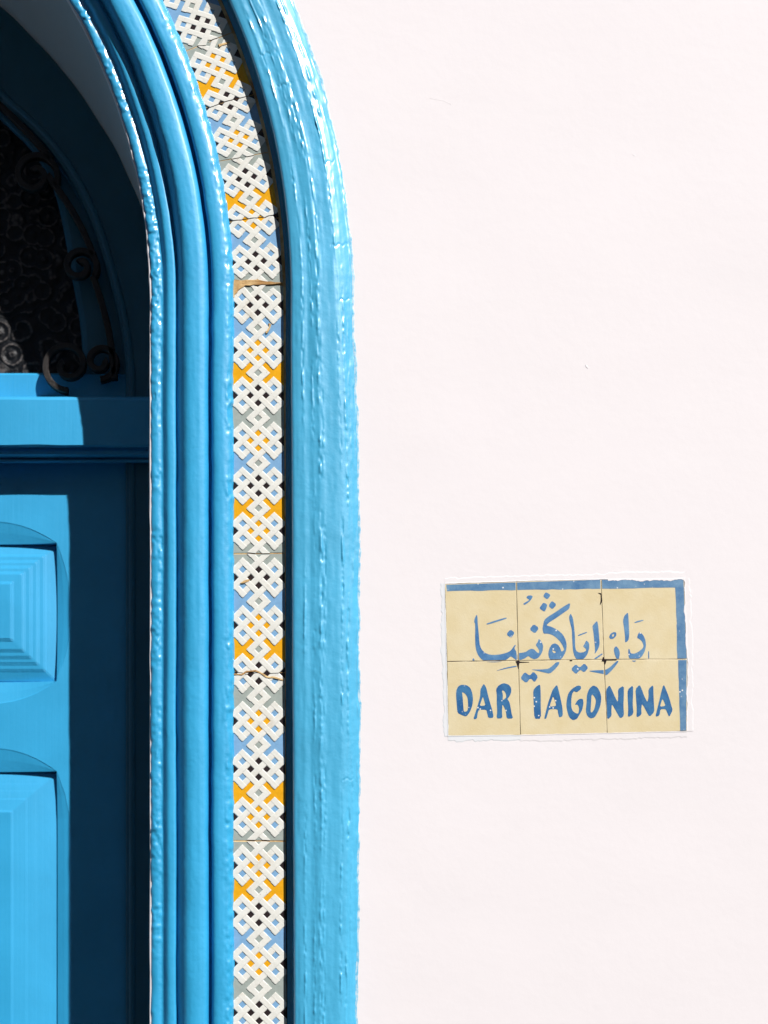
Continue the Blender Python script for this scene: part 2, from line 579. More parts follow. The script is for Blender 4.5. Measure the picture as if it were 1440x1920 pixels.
    bm_obj("strapwork", bm, [M_STRAP], t)
    return t

def piece(j0, j1, u0, u1, rev, g0=.12, g1=.12, w0=0, w1=0, seed=0):
    """joints j = (kind, t); pattern runs from the upper joint to the lower one on the right-hand side"""
    return tile_piece(strip_pt(*j0, 0), strip_pt(*j0, 1), strip_pt(*j1, 0), strip_pt(*j1, 1), u0, u1, rev, g0, g1, w0, w1, seed)

J = [('R', 530), ('R', 1038), ('R', 1577), ('R', 2129)]
piece(J[0], J[1], 0, 36, False, .30, .10, .45, .1, 1)
piece(J[1], ('R', 1262.5), 0, 15, False, .08, .05, .1, .4, 2)
piece(('R', 1262.5), J[2], 15, 36, False, .04, .10, .4, .1, 3)
y = 1577
k = 4
while y < GROUND_PY - 100:
    y2 = min(y + 552, GROUND_PY - 6)
    piece(('R', y), ('R', y2), 0, 36 * (y2 - y) / 552, True, .1, .1, .1, .1, k)
    y = y2; k += 1
angs = [R(1.32), R(6.6), R(11.75), R(16.55), R(21.65)]
while angs[-1] < R(176):
    angs.append(angs[-1] + R(5.06))
quart = [(27, 36), (18, 27), (9, 18), (0, 9)]
for i in range(len(angs) - 1):
    u0, u1 = quart[i % 4]
    j0, j1 = ('A', angs[i + 1]), ('A', angs[i])
    piece(j0, j1, u0, u1, True, .08, .06, .25, .25, 40 + i)
y = CY + 4
k = 90
while y < GROUND_PY - 100:
    y2 = min(y + 552, GROUND_PY - 6)
    piece(('L', y), ('L', y2), 0, 36 * (y2 - y) / 552, False, .1, .1, .1, .1, k)
    y = y2; k += 1
# mortar bed behind the tiles
def bed():
    cols = []
    l = np.array([432.0 - 280] * len(ST)); r = np.array([536.0 - 280] * len(ST))
    V = np.empty((len(ST), 5, 3))
    for j, q in enumerate(np.linspace(0, 1, 5)):
        pp = st_px(l * (1 - q) + r * q)
        V[:, j] = PA(pp[:, 0], pp[:, 1], (.01285 + .0001 * vnoise(ST_S / 6.0, np.full(len(ST), j * 3.1))))
    obj("mortar_bed", V.reshape(-1, 3), grid_faces(len(ST), 5), M_GROUT, surround, True)
bed()

# ------------------------------------------------------------------ the wall
def wall():
    idx = [i for i in range(len(ST)) if i % 4 == 0 or ST[i][0] == 'L' or (ST[i][0] == 'A' and ST[i][1] > R(40))]
    if idx[-1] != len(ST) - 1:
        idx.append(len(ST) - 1)
    inner = st_px(RI * 0 + 652 - 280)[idx]
    E = PA(inner[:, 0], inner[:, 1], 0)
    cx = P(CX, CY, 0)
    Fx, Ztop = 5.5, 5.5
    F = []
    for (kt, e) in zip([ST[i] for i in idx], E):
        if kt[0] == 'R':
            F.append((Fx, 0, e[2]))
        elif kt[0] == 'L':
            F.append((-Fx - 2, 0, e[2]))
        else:
            dx, dz = math.cos(kt[1]), math.sin(kt[1])
            tx = ((Fx - cx[0]) / dx) if dx > 1e-6 else ((-Fx - 2 - cx[0]) / dx if dx < -1e-6 else 1e9)
            tz = (Ztop - cx[2]) / dz if dz > 1e-6 else 1e9
            t = min(tx, tz)
            F.append((cx[0] + dx * t, 0, cx[2] + dz * t))
    F = np.array(F)
    nr = 90
    q = np.linspace(0, 1, nr) ** 1.9
    V = E[:, None, :] * (1 - q)[None, :, None] + F[:, None, :] * q[None, :, None]
    X, Z = V[..., 0], V[..., 2]
    mask = np.clip((np.maximum(abs(X - P(1062, 0, 0)[0]) - .155, abs(Z - P(0, 1235, 0)[2]) - .10)) / .12, 0, 1)
    V[..., 1] = mask * .0006 * vnoise(X / .17, Z / .23) + mask * .00012 * vnoise(X / .05 + 4, Z / .06)
    # foot on the ground
    return V, idx
WV, WIDX = wall()
front = WV.reshape(-1, 3)
faces = [tuple(f) for f in grid_faces(WV.shape[0], WV.shape[1])]
wall_o = obj("plaster_wall", front, faces, M_WALL, None, True)
wall_o["kind"] = "thing"
tag(wall_o, "white plastered house wall beside the blue arch, with fine trowel marks", "wall")
# thickness: back, ends and top
b = [(-7.5, .45, 0), (5.5, .45, 0), (5.5, .45, 5.5), (-7.5, .45, 5.5), (-7.5, .002, 0), (5.5, .002, 0), (5.5, .002, 5.5), (-7.5, .002, 5.5)]
obj("wall_back", b, [(0, 1, 2, 3), (1, 5, 6, 2), (4, 0, 3, 7), (3, 2, 6, 7)], M_ROOM, wall_o)

# curves of the recessed woodwork, kept as radius over angle about the arch axis
AX = P(CX, CY, 0)
def polar(pts, D):
    th, rr = [], []
    for (px, py) in pts:
        x, _, z = P(px, py, D)
        th.append(math.atan2(z - AX[2], x - AX[0])); rr.append(math.hypot(x - AX[0], z - AX[2]))
    o = np.argsort(th)
    return np.array(th)[o], np.array(rr)[o]
D_FRAME, D_BEAM, D_SASH, D_PANE, D_LEAF = .215, .187, .236, .247, .230
SPRING_Z = AX[2]
def arch_curve(pts, D, jamb_r, n=90, low=None):
    """world (x,z) list from the ground on the right up over the arch to the left ground"""
    th, rr = polar(pts, D)
    th = np.r_[0, th, math.pi / 2]; rr = np.r_[jamb_r, rr, rr[-1]]
    A = np.linspace(0, math.pi, n)
    fold = np.where(A > math.pi / 2, math.pi - A, A)
    r = np.interp(fold, th, rr)
    for _ in range(3):
        r[1:-1] = r[:-2] * .25 + r[1:-1] * .5 + r[2:] * .25
    c = [(AX[0] + ri * math.cos(a), AX[2] + ri * math.sin(a)) for a, ri in zip(A, r)]
    lowz = 0.0 if low is None else low
    zs = np.linspace(lowz, SPRING_Z, 12)[:-1]
    return [(AX[0] + jamb_r, z) for z in zs] + c + [(AX[0] - jamb_r, z) for z in zs[::-1]]
back_pts = [(0, 15), (31, 40), (73, 81), (117, 133), (154, 183), (179, 217), (208, 267), (237, 321), (254, 358), (271, 396)]
BACK = arch_curve(back_pts, D_FRAME, (P(1097 - 817, 560, .03)[0] - AX[0]) + .004, 140)
# reveal: loft from the moulding's inner edge to the frame
def reveal():
    A = np.linspace(0, math.pi, 140)
    fr = []
    D0 = .0352
    for z in np.linspace(0, P(0, CY, D0)[2], 12)[:-1]:
        fr.append((P(CX + RI, CY, D0)[0], z))
    for a in A:
        x, _, z = P(CX + (RI) * math.cos(a), CY - RI * math.sin(a), D0)
        fr.append((x, z))
    for z in np.linspace(0, P(0, CY, D0)[2], 12)[:-1][::-1]:
        fr.append((P(CX - RI, CY, D0)[0], z))
    fr = np.array(fr); bk = np.array(BACK)
    # denser along the path
    t = np.linspace(0, 1, len(fr)); T = np.linspace(0, 1, 1500)
    fr = np.stack([np.interp(T, t, fr[:, 0]), np.interp(T, t, fr[:, 1])], -1)
    bk = np.stack([np.interp(T, t, bk[:, 0]), np.interp(T, t, bk[:, 1])], -1)
    Dq = [(-.02, D0 + .003), (-.01, D0 - .0015), (0.0, D0), (.03, D0 + .005), (.15, D0 + .03), (.4, .105), (.7, .16), (1.0, D_FRAME + .004)]
    V = np.empty((len(T), len(Dq), 3))
    S = np.cumsum(np.r_[0, np.hypot(*np.diff(fr, axis=0).T)])
    for j, (q, D) in enumerate(Dq):
        p = fr * (1 - q) + bk * q
        cen = np.array([AX[0], AX[2]])
        dirv = np.stack([np.sign(p[:, 0] - cen[0]), np.zeros(len(p))], -1)
        up = p[:, 1] > AX[2]
        dv = p - cen; dv /= np.linalg.norm(dv, axis=1)[:, None]
        dirv[up] = dv[up]
        push = {0: .0060, 1: .0024, 2: .0003}.get(j, 0)
        amp = .0010 if j in (1, 2) else .0016 if j > 3 else .0004
        nz = (vnoise(S / .012, np.full(len(S), j * 7.7)) * (.6 if j == 2 else 0) + vnoise(S / .05, np.full(len(S), j * 3.3))) * amp
        p = p + dirv * (push + nz)[:, None]
        V[:, j, 0] = p[:, 0]; V[:, j, 1] = D; V[:, j, 2] = p[:, 1]
    f = grid_faces(len(T), len(Dq))
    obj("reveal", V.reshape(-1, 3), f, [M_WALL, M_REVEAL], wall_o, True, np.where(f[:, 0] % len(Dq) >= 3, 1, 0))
reveal()

# ------------------------------------------------------------------ the door
door = empty("door", (AX[0], D_LEAF, 0))
door["kind"] = "thing"
tag(door, "sky blue panelled wooden door with arched fanlight, half in deep shade", "door")

def ring_between(name, outer, inner, D0, D1, mat, parent, edge=.004):
    """flat arched member between two matching curves, with rounded inner edge"""
    o_ = np.array(outer); i_ = np.array(inner)
    d = o_ - i_; L = np.linalg.norm(d, axis=1)[:, None]; d = d / L
    rows = [(o_, D1), (o_, D0), (i_ + d * edge * 2.2, D0), (i_ + d * edge * .6, D0 + edge * .5), (i_, D0 + edge * 1.6), (i_, D1)]
    V = np.stack([np.stack([p[:, 0], np.full(len(p), D), p[:, 1]], -1) for p, D in rows], 1)
    return obj(name, V.reshape(-1, 3), grid_faces(len(o_), len(rows), True), mat, parent, False)
in_pts = [(0, 196), (60, 244), (110, 305), (144, 360), (171, 422), (196, 502), (212, 560), (222, 605)]
jr = P(234, 600, D_FRAME)[0] - AX[0]
FRAME_IN = arch_curve(in_pts, D_FRAME, jr, 140)
OUT2 = arch_curve(back_pts, D_FRAME, (P(1097 - 817, 560, .03)[0] - AX[0]) + .03, 140)
o2 = np.array(OUT2); c_ = np.array([AX[0], AX[2]])
OUT2 = [tuple(c_ + (np.array(p) - c_) * 1.03) if p[1] > AX[2] else p for p in OUT2]
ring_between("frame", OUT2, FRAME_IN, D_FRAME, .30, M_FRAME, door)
# a bead along the frame's inner edge
def bead():
    fi = np.array(FRAME_IN)
    cen = np.array([AX[0], AX[2]])
    dv = fi - cen
    dv[:, 1] = np.where(fi[:, 1] > AX[2], dv[:, 1], 0)
    dv /= np.linalg.norm(dv, axis=1)[:, None]
    rows = []
    for k in range(9):
        a = math.pi * k / 8
        rows.append((fi + dv * (.0105 - .0045 * math.cos(a)), D_FRAME + .0005 - .0045 * math.sin(a)))
    V = np.stack([np.stack([p[:, 0], np.full(len(p), D), p[:, 1]], -1) for p, D in rows], 1)
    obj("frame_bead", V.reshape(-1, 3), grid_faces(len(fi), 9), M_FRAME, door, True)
bead()
# fanlight sash and pane
z_beam = P(0, 745, D_BEAM)[2]
low = P(0, 760, D_SASH)[2]
in2 = [(0, 222), (60, 276), (98, 345), (118, 430), (129, 500), (141, 560), (149, 605)]
js = P(153, 640, D_SASH)[0] - AX[0]
SO = arch_curve(in_pts, D_FRAME, jr + .02, 140, low)
so = np.array(SO); SO = [tuple(c_ + (np.array(p) - c_) * 1.03) if p[1] > AX[2] else p for p in SO]
SI = arch_curve(in2, D_SASH, js, 140, low)
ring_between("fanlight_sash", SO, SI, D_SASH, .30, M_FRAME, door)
PO = arch_curve(in2, D_SASH, js + .01, 60, low)
PO = [tuple(c_ + (np.array(p) - c_) * 1.02) if p[1] > AX[2] else p for p in PO]
obj("fanlight_pane", [(x, D_PANE, z) for x, z in PO] + [(x, D_PANE + .004, z) for x, z in PO],
    [tuple(range(len(PO)))[::-1], tuple(range(len(PO), 2 * len(PO)))] + [(i, (i + 1) % len(PO), len(PO) + (i + 1) % len(PO), len(PO) + i) for i in range(len(PO))], M_PANE, door)

def hbar(name, prof, x0, x1, mat, parent, nx=60, amp=.0, seed=0):
    """horizontal member: prof = [(picture y, depth)] from top back to bottom back"""
    xs = np.linspace(x0, x1, nx)
    V = np.empty((nx, len(prof), 3))
    for j, (py, D) in enumerate(prof):
        z = P(0, py, D)[2]
        V[:, j, 0] = xs
        V[:, j, 1] = D + amp * vnoise(xs / .03, np.full(nx, j * 2.3 + seed))
        V[:, j, 2] = z + amp * vnoise(xs / .04, np.full(nx, j * 1.3 + seed + 9))
    f = [tuple(q) for q in grid_faces(nx, len(prof), True)]
    f += [tuple(range(len(prof))), tuple((nx - 1) * len(prof) + j for j in range(len(prof)))[::-1]]
    return obj(name, V.reshape(-1, 3), f, mat, parent)
XR = AX[0] + jr + .045
XL = AX[0] - jr - .045
hbar("fanlight_rail", [(699, .29), (700, .2375), (703, .2345), (752, .2345), (760, .29)], AX[0] - jr - .01, AX[0] + jr + .01, M_DOOR, door)
hbar("transom_beam", [(743.5, .28), (744, .193), (745.5, .1885), (750, D_BEAM), (834, D_BEAM), (837.5, .1885), (838.5, .196), (841, .199), (846, .197), (852, .198), (857, .203), (860, .210),
                      (861.0, .210), (862, .204), (865.5, .204), (867.5, .208), (868, .229), (868, .28)], XL, XR, M_DOOR, door, 160, .0005, 3)

# door leaves: framework with scalloped chamfers round every sunk panel
LEAF_TOP, LEAF_BOT = 862.0, 3860.0
PAN = [(1018.0, 1277.0), (1446.0, 2240.0), (2400.0, 3180.0), (3360.0, 3640.0)]
CHW = {0: (40, 42), 1: (43, 43), 2: (43, 43), 3: (40, 40)}
COLS = [-12.0, -374.0]
HALF = 118.0
D_PAN = .0105
def leaf(mirror):
    L = D_LEAF
    x_r, x_l = 238.0, 720 + (AX[0] + .002) * PPM * DIST / (DIST + L)
    bm = bmesh.new()
    fx = (lambda px: 2 * CX - px) if mirror else (lambda px: px)
    def vt(px, py, D):
        x, d, z = P(px, py, L)            # sizes laid out on the leaf's own plane
        if mirror:
            x = 2 * AX[0] - x
        return bm.verts.new((x, D, z))
    outer = [vt(x_l, LEAF_TOP, L), vt(x_r, LEAF_TOP, L), vt(x_r, LEAF_BOT, L), vt(x_l, LEAF_BOT, L)]
    oe = [bm.edges.new((outer[i], outer[(i + 1) % 4])) for i in range(4)]
    all_e = list(oe)
    inner_sets = []
    for c in COLS:
        for pi, (yt, yb) in enumerate(PAN):
            xl, xr = c - HALF, c + HALF
            wt, wb = CHW[pi]
            N = 18
            loop_o, loop_i = [], []
            sides = [((xl, yt), (xr, yt), (0, -1), wt), ((xr, yt), (xr, yb), (1, 0), 27), ((xr, yb), (xl, yb), (0, 1), wb), ((xl, yb), (xl, yt), (-1, 0), 27)]
            for (p, q, nn, w) in sides:
                ln = math.hypot(q[0] - p[0], q[1] - p[1])
                for s in range(N):
                    t = s / N
                    bul = max(0, 1 - (2 * t - 1) ** 2) if ln < 400 else min(1, (1 - (2 * min(max(t * ln / 240, 0), .5) - 1) ** 2)) if t < .5 else min(1, (1 - (2 * min((1 - t) * ln / 240, .5) - 1) ** 2))
                    x = p[0] + (q[0] - p[0]) * t; y = p[1] + (q[1] - p[1]) * t
                    loop_o.append(vt(x + nn[0] * (w * bul + .3), y + nn[1] * (w * bul + .3), L))
                    loop_i.append((x, y, bul))
            le = [bm.edges.new((loop_o[i], loop_o[(i + 1) % len(loop_o)])) for i in range(len(loop_o))]
            all_e += le
            inner_sets.append((loop_o, loop_i))
    bmesh.ops.triangle_fill(bm, use_beauty=True, edges=all_e)
    for (lo, li) in inner_sets:
        n_ = len(lo)
        # chamfer in two hollow steps, then the sheer wall down to the panel bed
        lips_, mids, inn, deep = [], [], [], []
        for v, (x, y, b_) in zip(lo, li):
            ix, _, iz = P(x, y, L)
            if mirror:
                ix = 2 * AX[0] - ix
            dp = .0062 * b_ + .0004
            lips_.append(bm.verts.new((v.co.x * .95 + ix * .05, L + min(dp, .0006), v.co.z * .95 + iz * .05)))
            mids.append(bm.verts.new((v.co.x * .5 + ix * .5, L + dp * .40 + .0005 * b_, v.co.z * .5 + iz * .5)))
            inn.append(bm.verts.new((ix, L + dp, iz)))
            deep.append(bm.verts.new((ix, L + .0195, iz)))
        for i in range(n_):
            j = (i + 1) % n_
            for a_, b_ in ((lo, lips_), (lips_, mids), (mids, inn), (inn, deep)):
                bm.faces.new((a_[i], a_[j], b_[j], b_[i]))
    # edges of the leaf
    bk = [bm.verts.new((v.co.x, L + .045, v.co.z)) for v in outer]
    for i in range(4):
        bm.faces.new((outer[i], outer[(i + 1) % 4], bk[(i + 1) % 4], bk[i]))
    bm.faces.new(bk)
    bmesh.ops.recalc_face_normals(bm, faces=bm.faces[:])
    lf = bm_obj("leaf", bm, [M_DOOR], door)
    # raised and fielded panels
    for ci, c in enumerate(COLS):
        for pi, (yt, yb) in enumerate(PAN):
            if pi in (0, 3):
                rings = [(.8, .0205), (1.0, .0095), (21, .0062), (24.5, .0048), (34, .0042), (37.5, .0028), (46, .0022), (49.5, .0008), (59, .0002), (63, -.0014), (80, -.0022), (84, -.0040)]
            else:
                rings = [(.8, .0205), (1.0, .0095), (23, .0060), (25, .0056), (38, .0036), (40, .0031), (55, .0008), (57, .0002), (80, -.0030), (83.5, -.0042)]
            bm = bmesh.new()
            prev = None
            rs = random.Random(ci * 10 + pi)
            for (ins, d) in rings:
                pts = []
                for (sx, sy) in ((-1, 0), (1, 0), (1, 1), (-1, 1)):
                    px = c + sx * (HALF - .6 - ins + rs.uniform(-.4, .4)); py = (yb - .6 - ins * .92 if sy else yt + .6 + ins * .92) + rs.uniform(-.4, .4)
                    x, _, z = P(px, py, L)
                    if mirror:
                        x = 2 * AX[0] - x
                    pts.append(bm.verts.new((x, L + d, z)))
                if prev:
                    for i in range(4):
                        bm.faces.new((prev[i], prev[(i + 1) % 4], pts[(i + 1) % 4], pts[i]))
                prev = pts
            bm.faces.new(prev)
            bmesh.ops.recalc_face_normals(bm, faces=bm.faces[:])
            if sum(f.normal.y for f in bm.faces) > 0:
                bmesh.ops.reverse_faces(bm, faces=bm.faces[:])
            bmesh.ops.bevel(bm, geom=[e for e in bm.edges if not e.is_boundary], offset=.0009, segments=2, affect='EDGES', clamp_overlap=True)
            bm_obj("panel", bm, [M_DOOR], lf)
leaf(False)
leaf(True)

# ------------------------------------------------------------------ iron grille in the fanlight
grille = empty("iron_grille", P(128, 742, .220))
grille["kind"] = "thing"
tag(grille, "black wrought iron scroll grille standing in the dark fanlight above the door", "grille")
def bar_path(pts, w=.0095, t=.009, D=.2195, name="scroll"):
    p = np.array(pts)
    tg = np.gradient(p, axis=0); tg /= np.linalg.norm(tg, axis=1)[:, None]
    nn = np.stack([-tg[:, 1], tg[:, 0]], -1)
    rows = []
    for (a, b_) in ((-.5, .35), (-.35, .5), (.35, .5), (.5, .35), (.5, -.35), (.35, -.5), (-.35, -.5), (-.5, -.35)):
        q = p + nn * a * t
        rows.append(np.stack([q[:, 0], np.full(len(q), D + b_ * w), q[:, 1]], -1))
    V = np.stack(rows, 1)
    n_, m = V.shape[:2]
    f = []
    for i in range(n_ - 1):
        for j in range(m):
            f.append((i * m + j, i * m + (j + 1) % m, (i + 1) * m + (j + 1) % m, (i + 1) * m + j))
    f += [tuple(range(m))[::-1], tuple((n_ - 1) * m + j for j in range(m))]
    bm = bmesh.new()
    vs = [bm.verts.new(tuple(x)) for x in V.reshape(-1, 3)]
    for q in f:
        bm.faces.new([vs[i] for i in q])
    bmesh.ops.recalc_face_normals(bm, faces=bm.faces[:])
    return bm_obj(name, bm, [M_IRON], grille)
def spiral(cx, cy, r0, r1, a0, turns, mirror=False, D=.2195):
    pts = []
    n_ = int(60 * abs(turns)) + 8
    for i in range(n_):
        t = i / (n_ - 1)
        r = r0 * (1 - t) ** .9 + r1 * t
        a = a0 + turns * 2 * math.pi * t
        x, _, z = P(cx + r * math.cos(a), cy - r * math.sin(a), D)
        pts.append((2 * AX[0] - x if mirror else x, z))
    bar_path(pts, D=D)
for mir in (False, True):
    spiral(128, 686, 48, 10, -math.pi * .5, -1.35, mir)
    spiral(189, 679, 34, 7, -math.pi * .5, 1.3, mir)
    spiral(150, 500, 34, 7, -math.pi * .2, 1.4, mir)
    spiral(66, 330, 44, 8, -math.pi * .15, 1.4, mir)
    spiral(-62, 212, 48, 9, math.pi * .35, 1.4, mir)
    x0, z0 = P(176, 560, .2195)[0::2]
    for (x, y0, x2, y2) in ((215, 712, 175, 520), (176, 480, 90, 330), (96, 300, -40, 165)):
        a = P(x, y0, .2195); c2 = P(x2, y2, .2195)
        pts = [(a[0] + (c2[0] - a[0]) * t + .006 * math.sin(3.14 * t), a[2] + (c2[2] - a[2]) * t) for t in np.linspace(0, 1, 14)]
        if mir:
            pts = [(2 * AX[0] - q[0], q[1]) for q in pts]
        bar_path(pts, name="bar")

# ------------------------------------------------------------------ the name sign
sign = empty("name_sign", P(1062, 1378, -.001))
sign["kind"] = "thing"
tag(sign, "yellow glazed tile name plaque with blue Arabic script and DAR IAGONINA on the white wall", "sign")
XA = [[(834, 1095), (968, 1090.5), (1127, 1085.5), (1283, 1085)],
      [(838, 1240.5), (972, 1238.5), (1132.5, 1236.5), (1289, 1236)],
      [(840.5, 1380), (976, 1379), (1138.5, 1375.5), (1288, 1371)]]
def zc(ox, oy, sc, pts):
    return [(ox + x / sc, oy + y / sc) for x, y in pts]
a3 = lambda p: zc(870, 1095, 7.579, p)
a4 = lambda p: zc(1040, 1095, 7.579, p)
a5 = lambda p: zc(840, 1260, 6.545, p)
a6 = lambda p: zc(1050, 1260, 5.76, p)
ARAB = [
 [a3([(182,432),(192,470),(195,560),(208,680),(215,790),(225,870),(250,930),(300,980),(370,1005),(450,1008),(540,995),(610,975),(660,950),(690,910),(720,865),(738,868),(715,915),(745,960),(752,1090),(715,1060),(665,1025),(625,1060),(560,1100),(480,1110),(390,1112),(310,1105),(250,1070),(205,1020),(178,960),(162,880),(158,760),(160,650),(158,560),(145,540),(150,500),(165,460)])],
 [a3([(320,560),(325,582),(610,492),(600,474),(440,520)])],
 [a3([(658,645),(722,690),(672,770),(600,715)])],
 [a3([(756,985),(870,970),(920,935),(960,918),(1000,930),(1030,965),(1060,985),(1072,950),(1050,910),(1018,865),(1050,820),(1062,775),(1105,820),(1125,880),(1118,950),(1090,1010),(1050,1055),(1000,1070),(950,1050),(915,1020),(860,1060),(800,1080),(756,1075)])],
 [a3([(990,568),(1068,625),(1010,705),(930,645)])],
 [a3([(838,280),(900,245),(930,225),(905,210),(885,190),(905,165),(945,160),(980,172),(960,215),(925,255),(860,300)])],
 [a3([(1160,112),(1235,155),(1185,222),(1122,175)])],
 [a3([(1128,262),(1185,290),(1170,350),(1145,397),(1070,345),(1100,300)])],
 [a3([(1248,235),(1318,292),(1255,362),(1200,310)])],
 [a3([(1513,262),(1498,350),(1450,385),(1300,490),(1210,545),(1170,588),(1230,603),(1290,630),(1348,665),(1408,720),(1448,800),(1460,870),(1453,940),(1428,1000),(1398,1050),(1348,1090),(1290,1095),(1230,1080),(1205,1040),(1198,980),(1215,910),(1245,860),(1290,840),(1340,865),(1372,920),(1385,965),(1425,935),(1400,870),(1360,810),(1310,760),(1250,720),(1190,705),(1130,705),(1115,640),(1125,580),(1140,510),(1200,460),(1300,400),(1400,330)]),
  a3([(1250,942),(1275,945),(1312,965),(1285,985),(1262,970)])],
 [a3([(945,1215),(1100,1215),(1200,1205),(1260,1160),(1310,1110),(1360,1108),(1345,1150),(1290,1215),(1220,1275),(1130,1255),(1030,1230)])],
 [a3([(440,1238),(600,1185),(740,1160),(755,1175),(640,1195),(530,1220)])],
 [a3([(862,1248),(935,1305),(985,1240),(1055,1315),(1005,1400),(945,1335),(885,1410),(800,1340)])],
 [a3([(135,1050),(160,1100),(125,1110),(120,1070)])],
 [a4([(230,420),(262,490),(275,600),(288,720),(290,880),(305,950),(350,975),(410,970),(450,945),(440,915),(402,890),(430,840),(450,798),(490,840),(492,910),(470,990),(430,1050),(370,1085),(310,1070),(275,1010),(258,930),(250,800),(245,650),(222,560),(205,490),(210,445)])],
 [a4([(330,725),(335,742),(465,690),(455,678)])],
 [a4([(605,520),(620,600),(632,740),(640,860),(620,920),(568,1002),(575,930),(562,800),(550,680),(535,600),(560,565)])],
 [a4([(535,1082),(600,1030),(670,985),(688,995),(620,1045),(555,1085)])],
 [a4([(300,1138),(355,1190),(420,1125),(480,1190),(420,1258),(362,1215),(305,1285),(230,1210)])],
 [a4([(470,1235),(600,1225),(720,1222),(790,1180),(850,1120),(890,1090),(912,1095),(870,1160),(800,1240),(735,1300),(700,1280),(600,1262)])],
 [a4([(875,882),(910,920),(928,980),(915,1060),(900,1085),(885,1070),(855,1010),(840,940),(850,900)])],
 [a4([(840,680),(878,690),(875,740),(830,780),(790,782),(772,750),(795,705)]), a4([(820,715),(848,710),(840,745),(815,750)])],
 [a4([(1042,400),(1050,480),(1055,600),(1060,720),(1050,800),(1000,838),(1000,740),(985,620),(970,520),(990,450)])],
 [a4([(1130,545),(1140,555),(1210,537),(1270,517),(1250,510),(1180,523)])],
 [a4([(1208,680),(1260,725),(1292,800),(1298,880),(1280,960),(1240,1030),(1200,1060),(1120,1065),(1060,1060),(1045,1000),(1048,920),(1065,925),(1080,985),(1130,992),(1190,965),(1250,915),(1265,880),(1245,820),(1210,785),(1170,765),(1185,710)])],
 [a4([(1085,1088),(1170,1086),(1130,1107)])],
 [a4([(1328,955),(1342,955),(1345,1060),(1330,1060)])],
]
LATIN = [
 [a5([(100,230),(125,175),(165,155),(230,160),(275,195),(298,255),(308,330),(300,410),(270,490),(225,548),(170,530),(115,500),(108,400),(100,300)]), a5([(172,240),(215,270),(240,310),(248,400),(240,480),(195,490),(188,420),(182,330)])],
 [a5([(440,145),(470,190),(490,280),(520,390),(545,470),(562,560),(495,565),(480,500),(470,462),(380,462),(365,500),(355,575),(310,580),(340,490),(370,390),(395,300),(398,215),(420,170)]), a5([(428,300),(445,350),(460,412),(388,415),(408,360)])],
 [a5([(590,210),(620,165),(680,135),(740,150),(775,190),(778,245),(755,300),(728,330),(755,370),(770,440),(780,510),(800,570),(720,572),(712,490),(690,430),(668,395),(662,480),(668,568),(595,570),(605,480),(598,380),(600,290)]), a5([(660,225),(690,230),(712,270),(715,310),(690,335),(670,345),(675,280)])],
 [a5([(1132,148),(1138,250),(1138,400),(1142,572),(1062,575),(1055,480),(1050,350),(1045,225),(1080,180)])],
 [a5([(1338,152),(1360,230),(1385,340),(1405,440),(1410,540),(1365,560),(1350,500),(1345,455),(1240,455),(1225,510),(1205,575),(1180,572),(1205,470),(1225,390),(1265,270),(1285,215)]), a5([(1290,295),(1315,355),(1330,418),(1245,425),(1270,350)])],
 [a6([(225,150),(228,185),(180,220),(150,205),(130,240),(122,300),(122,380),(140,425),(180,450),(200,445),(208,390),(190,350),(160,355),(185,310),(215,288),(248,290),(255,340),(240,410),(205,470),(185,505),(140,522),(100,490),(80,430),(68,360),(75,290),(90,230),(130,180),(190,145)])],
 [a6([(360,142),(405,165),(435,220),(448,280),(435,370),(410,430),(375,490),(330,502),(295,475),(278,420),(288,330),(290,250),(315,180)]), a6([(342,235),(375,270),(390,310),(375,390),(350,435),(330,435),(335,340)])],
 [a6([(497,190),(535,140),(560,190),(590,260),(625,330),(630,250),(625,185),(690,145),(690,250),(685,360),(692,475),(650,502),(615,440),(585,385),(560,345),(555,420),(558,475),(512,515),(503,420),(500,300)])],
 [a6([(730,190),(790,140),(790,250),(785,350),(795,455),(732,492),(738,400),(732,300)])],
 [a6([(815,185),(860,135),(885,190),(910,260),(945,330),(958,260),(955,185),(1008,135),(1010,250),(1015,350),(1020,430),(968,485),(935,430),(905,370),(885,345),(878,400),(882,460),(825,495),(830,400),(822,290)])],
 [a6([(1120,130),(1150,200),(1180,280),(1205,370),(1218,410),(1180,490),(1155,430),(1140,400),(1085,400),(1075,470),(1030,485),(1050,400),(1075,300),(1095,210)]), a6([(1108,288),(1128,330),(1140,365),(1080,375),(1092,330)])],
]
def wavy(a, b, n_, amp, seed):
    return [(a[0] + (b[0] - a[0]) * t + amp * float(vnoise(t * n_ * .7 + seed, 3.1)), a[1] + (b[1] - a[1]) * t + amp * float(vnoise(t * n_ * .7 + seed, 9.1))) for t in np.linspace(0, 1, n_)]
BORDER = [
 [[(836, 1090), (1290, 1078)] + wavy((1290, 1101.0), (1266, 1101.5), 3, .3, 1) + wavy((1266, 1101.5), (838.5, 1108.5), 40, .7, 2)],
 [wavy((1266, 1101.6), (1269, 1170), 9, .5, 5) + wavy((1268.5, 1172), (1270, 1236.6), 8, .6, 6) + [(1296, 1237), (1296, 1101.1)]],
 [wavy((1271.5, 1237), (1275.5, 1371), 14, .5, 8) + [(1296, 1374), (1296, 1237)]],
]
BOTLINE = [[[(1044, 1381.5), (1046, 1378.0), (1064, 1377.0), (1064, 1382)]], [[(1140, 1377), (1142, 1374.2), (1245, 1372.6), (1258, 1373.4), (1256, 1377)]]]

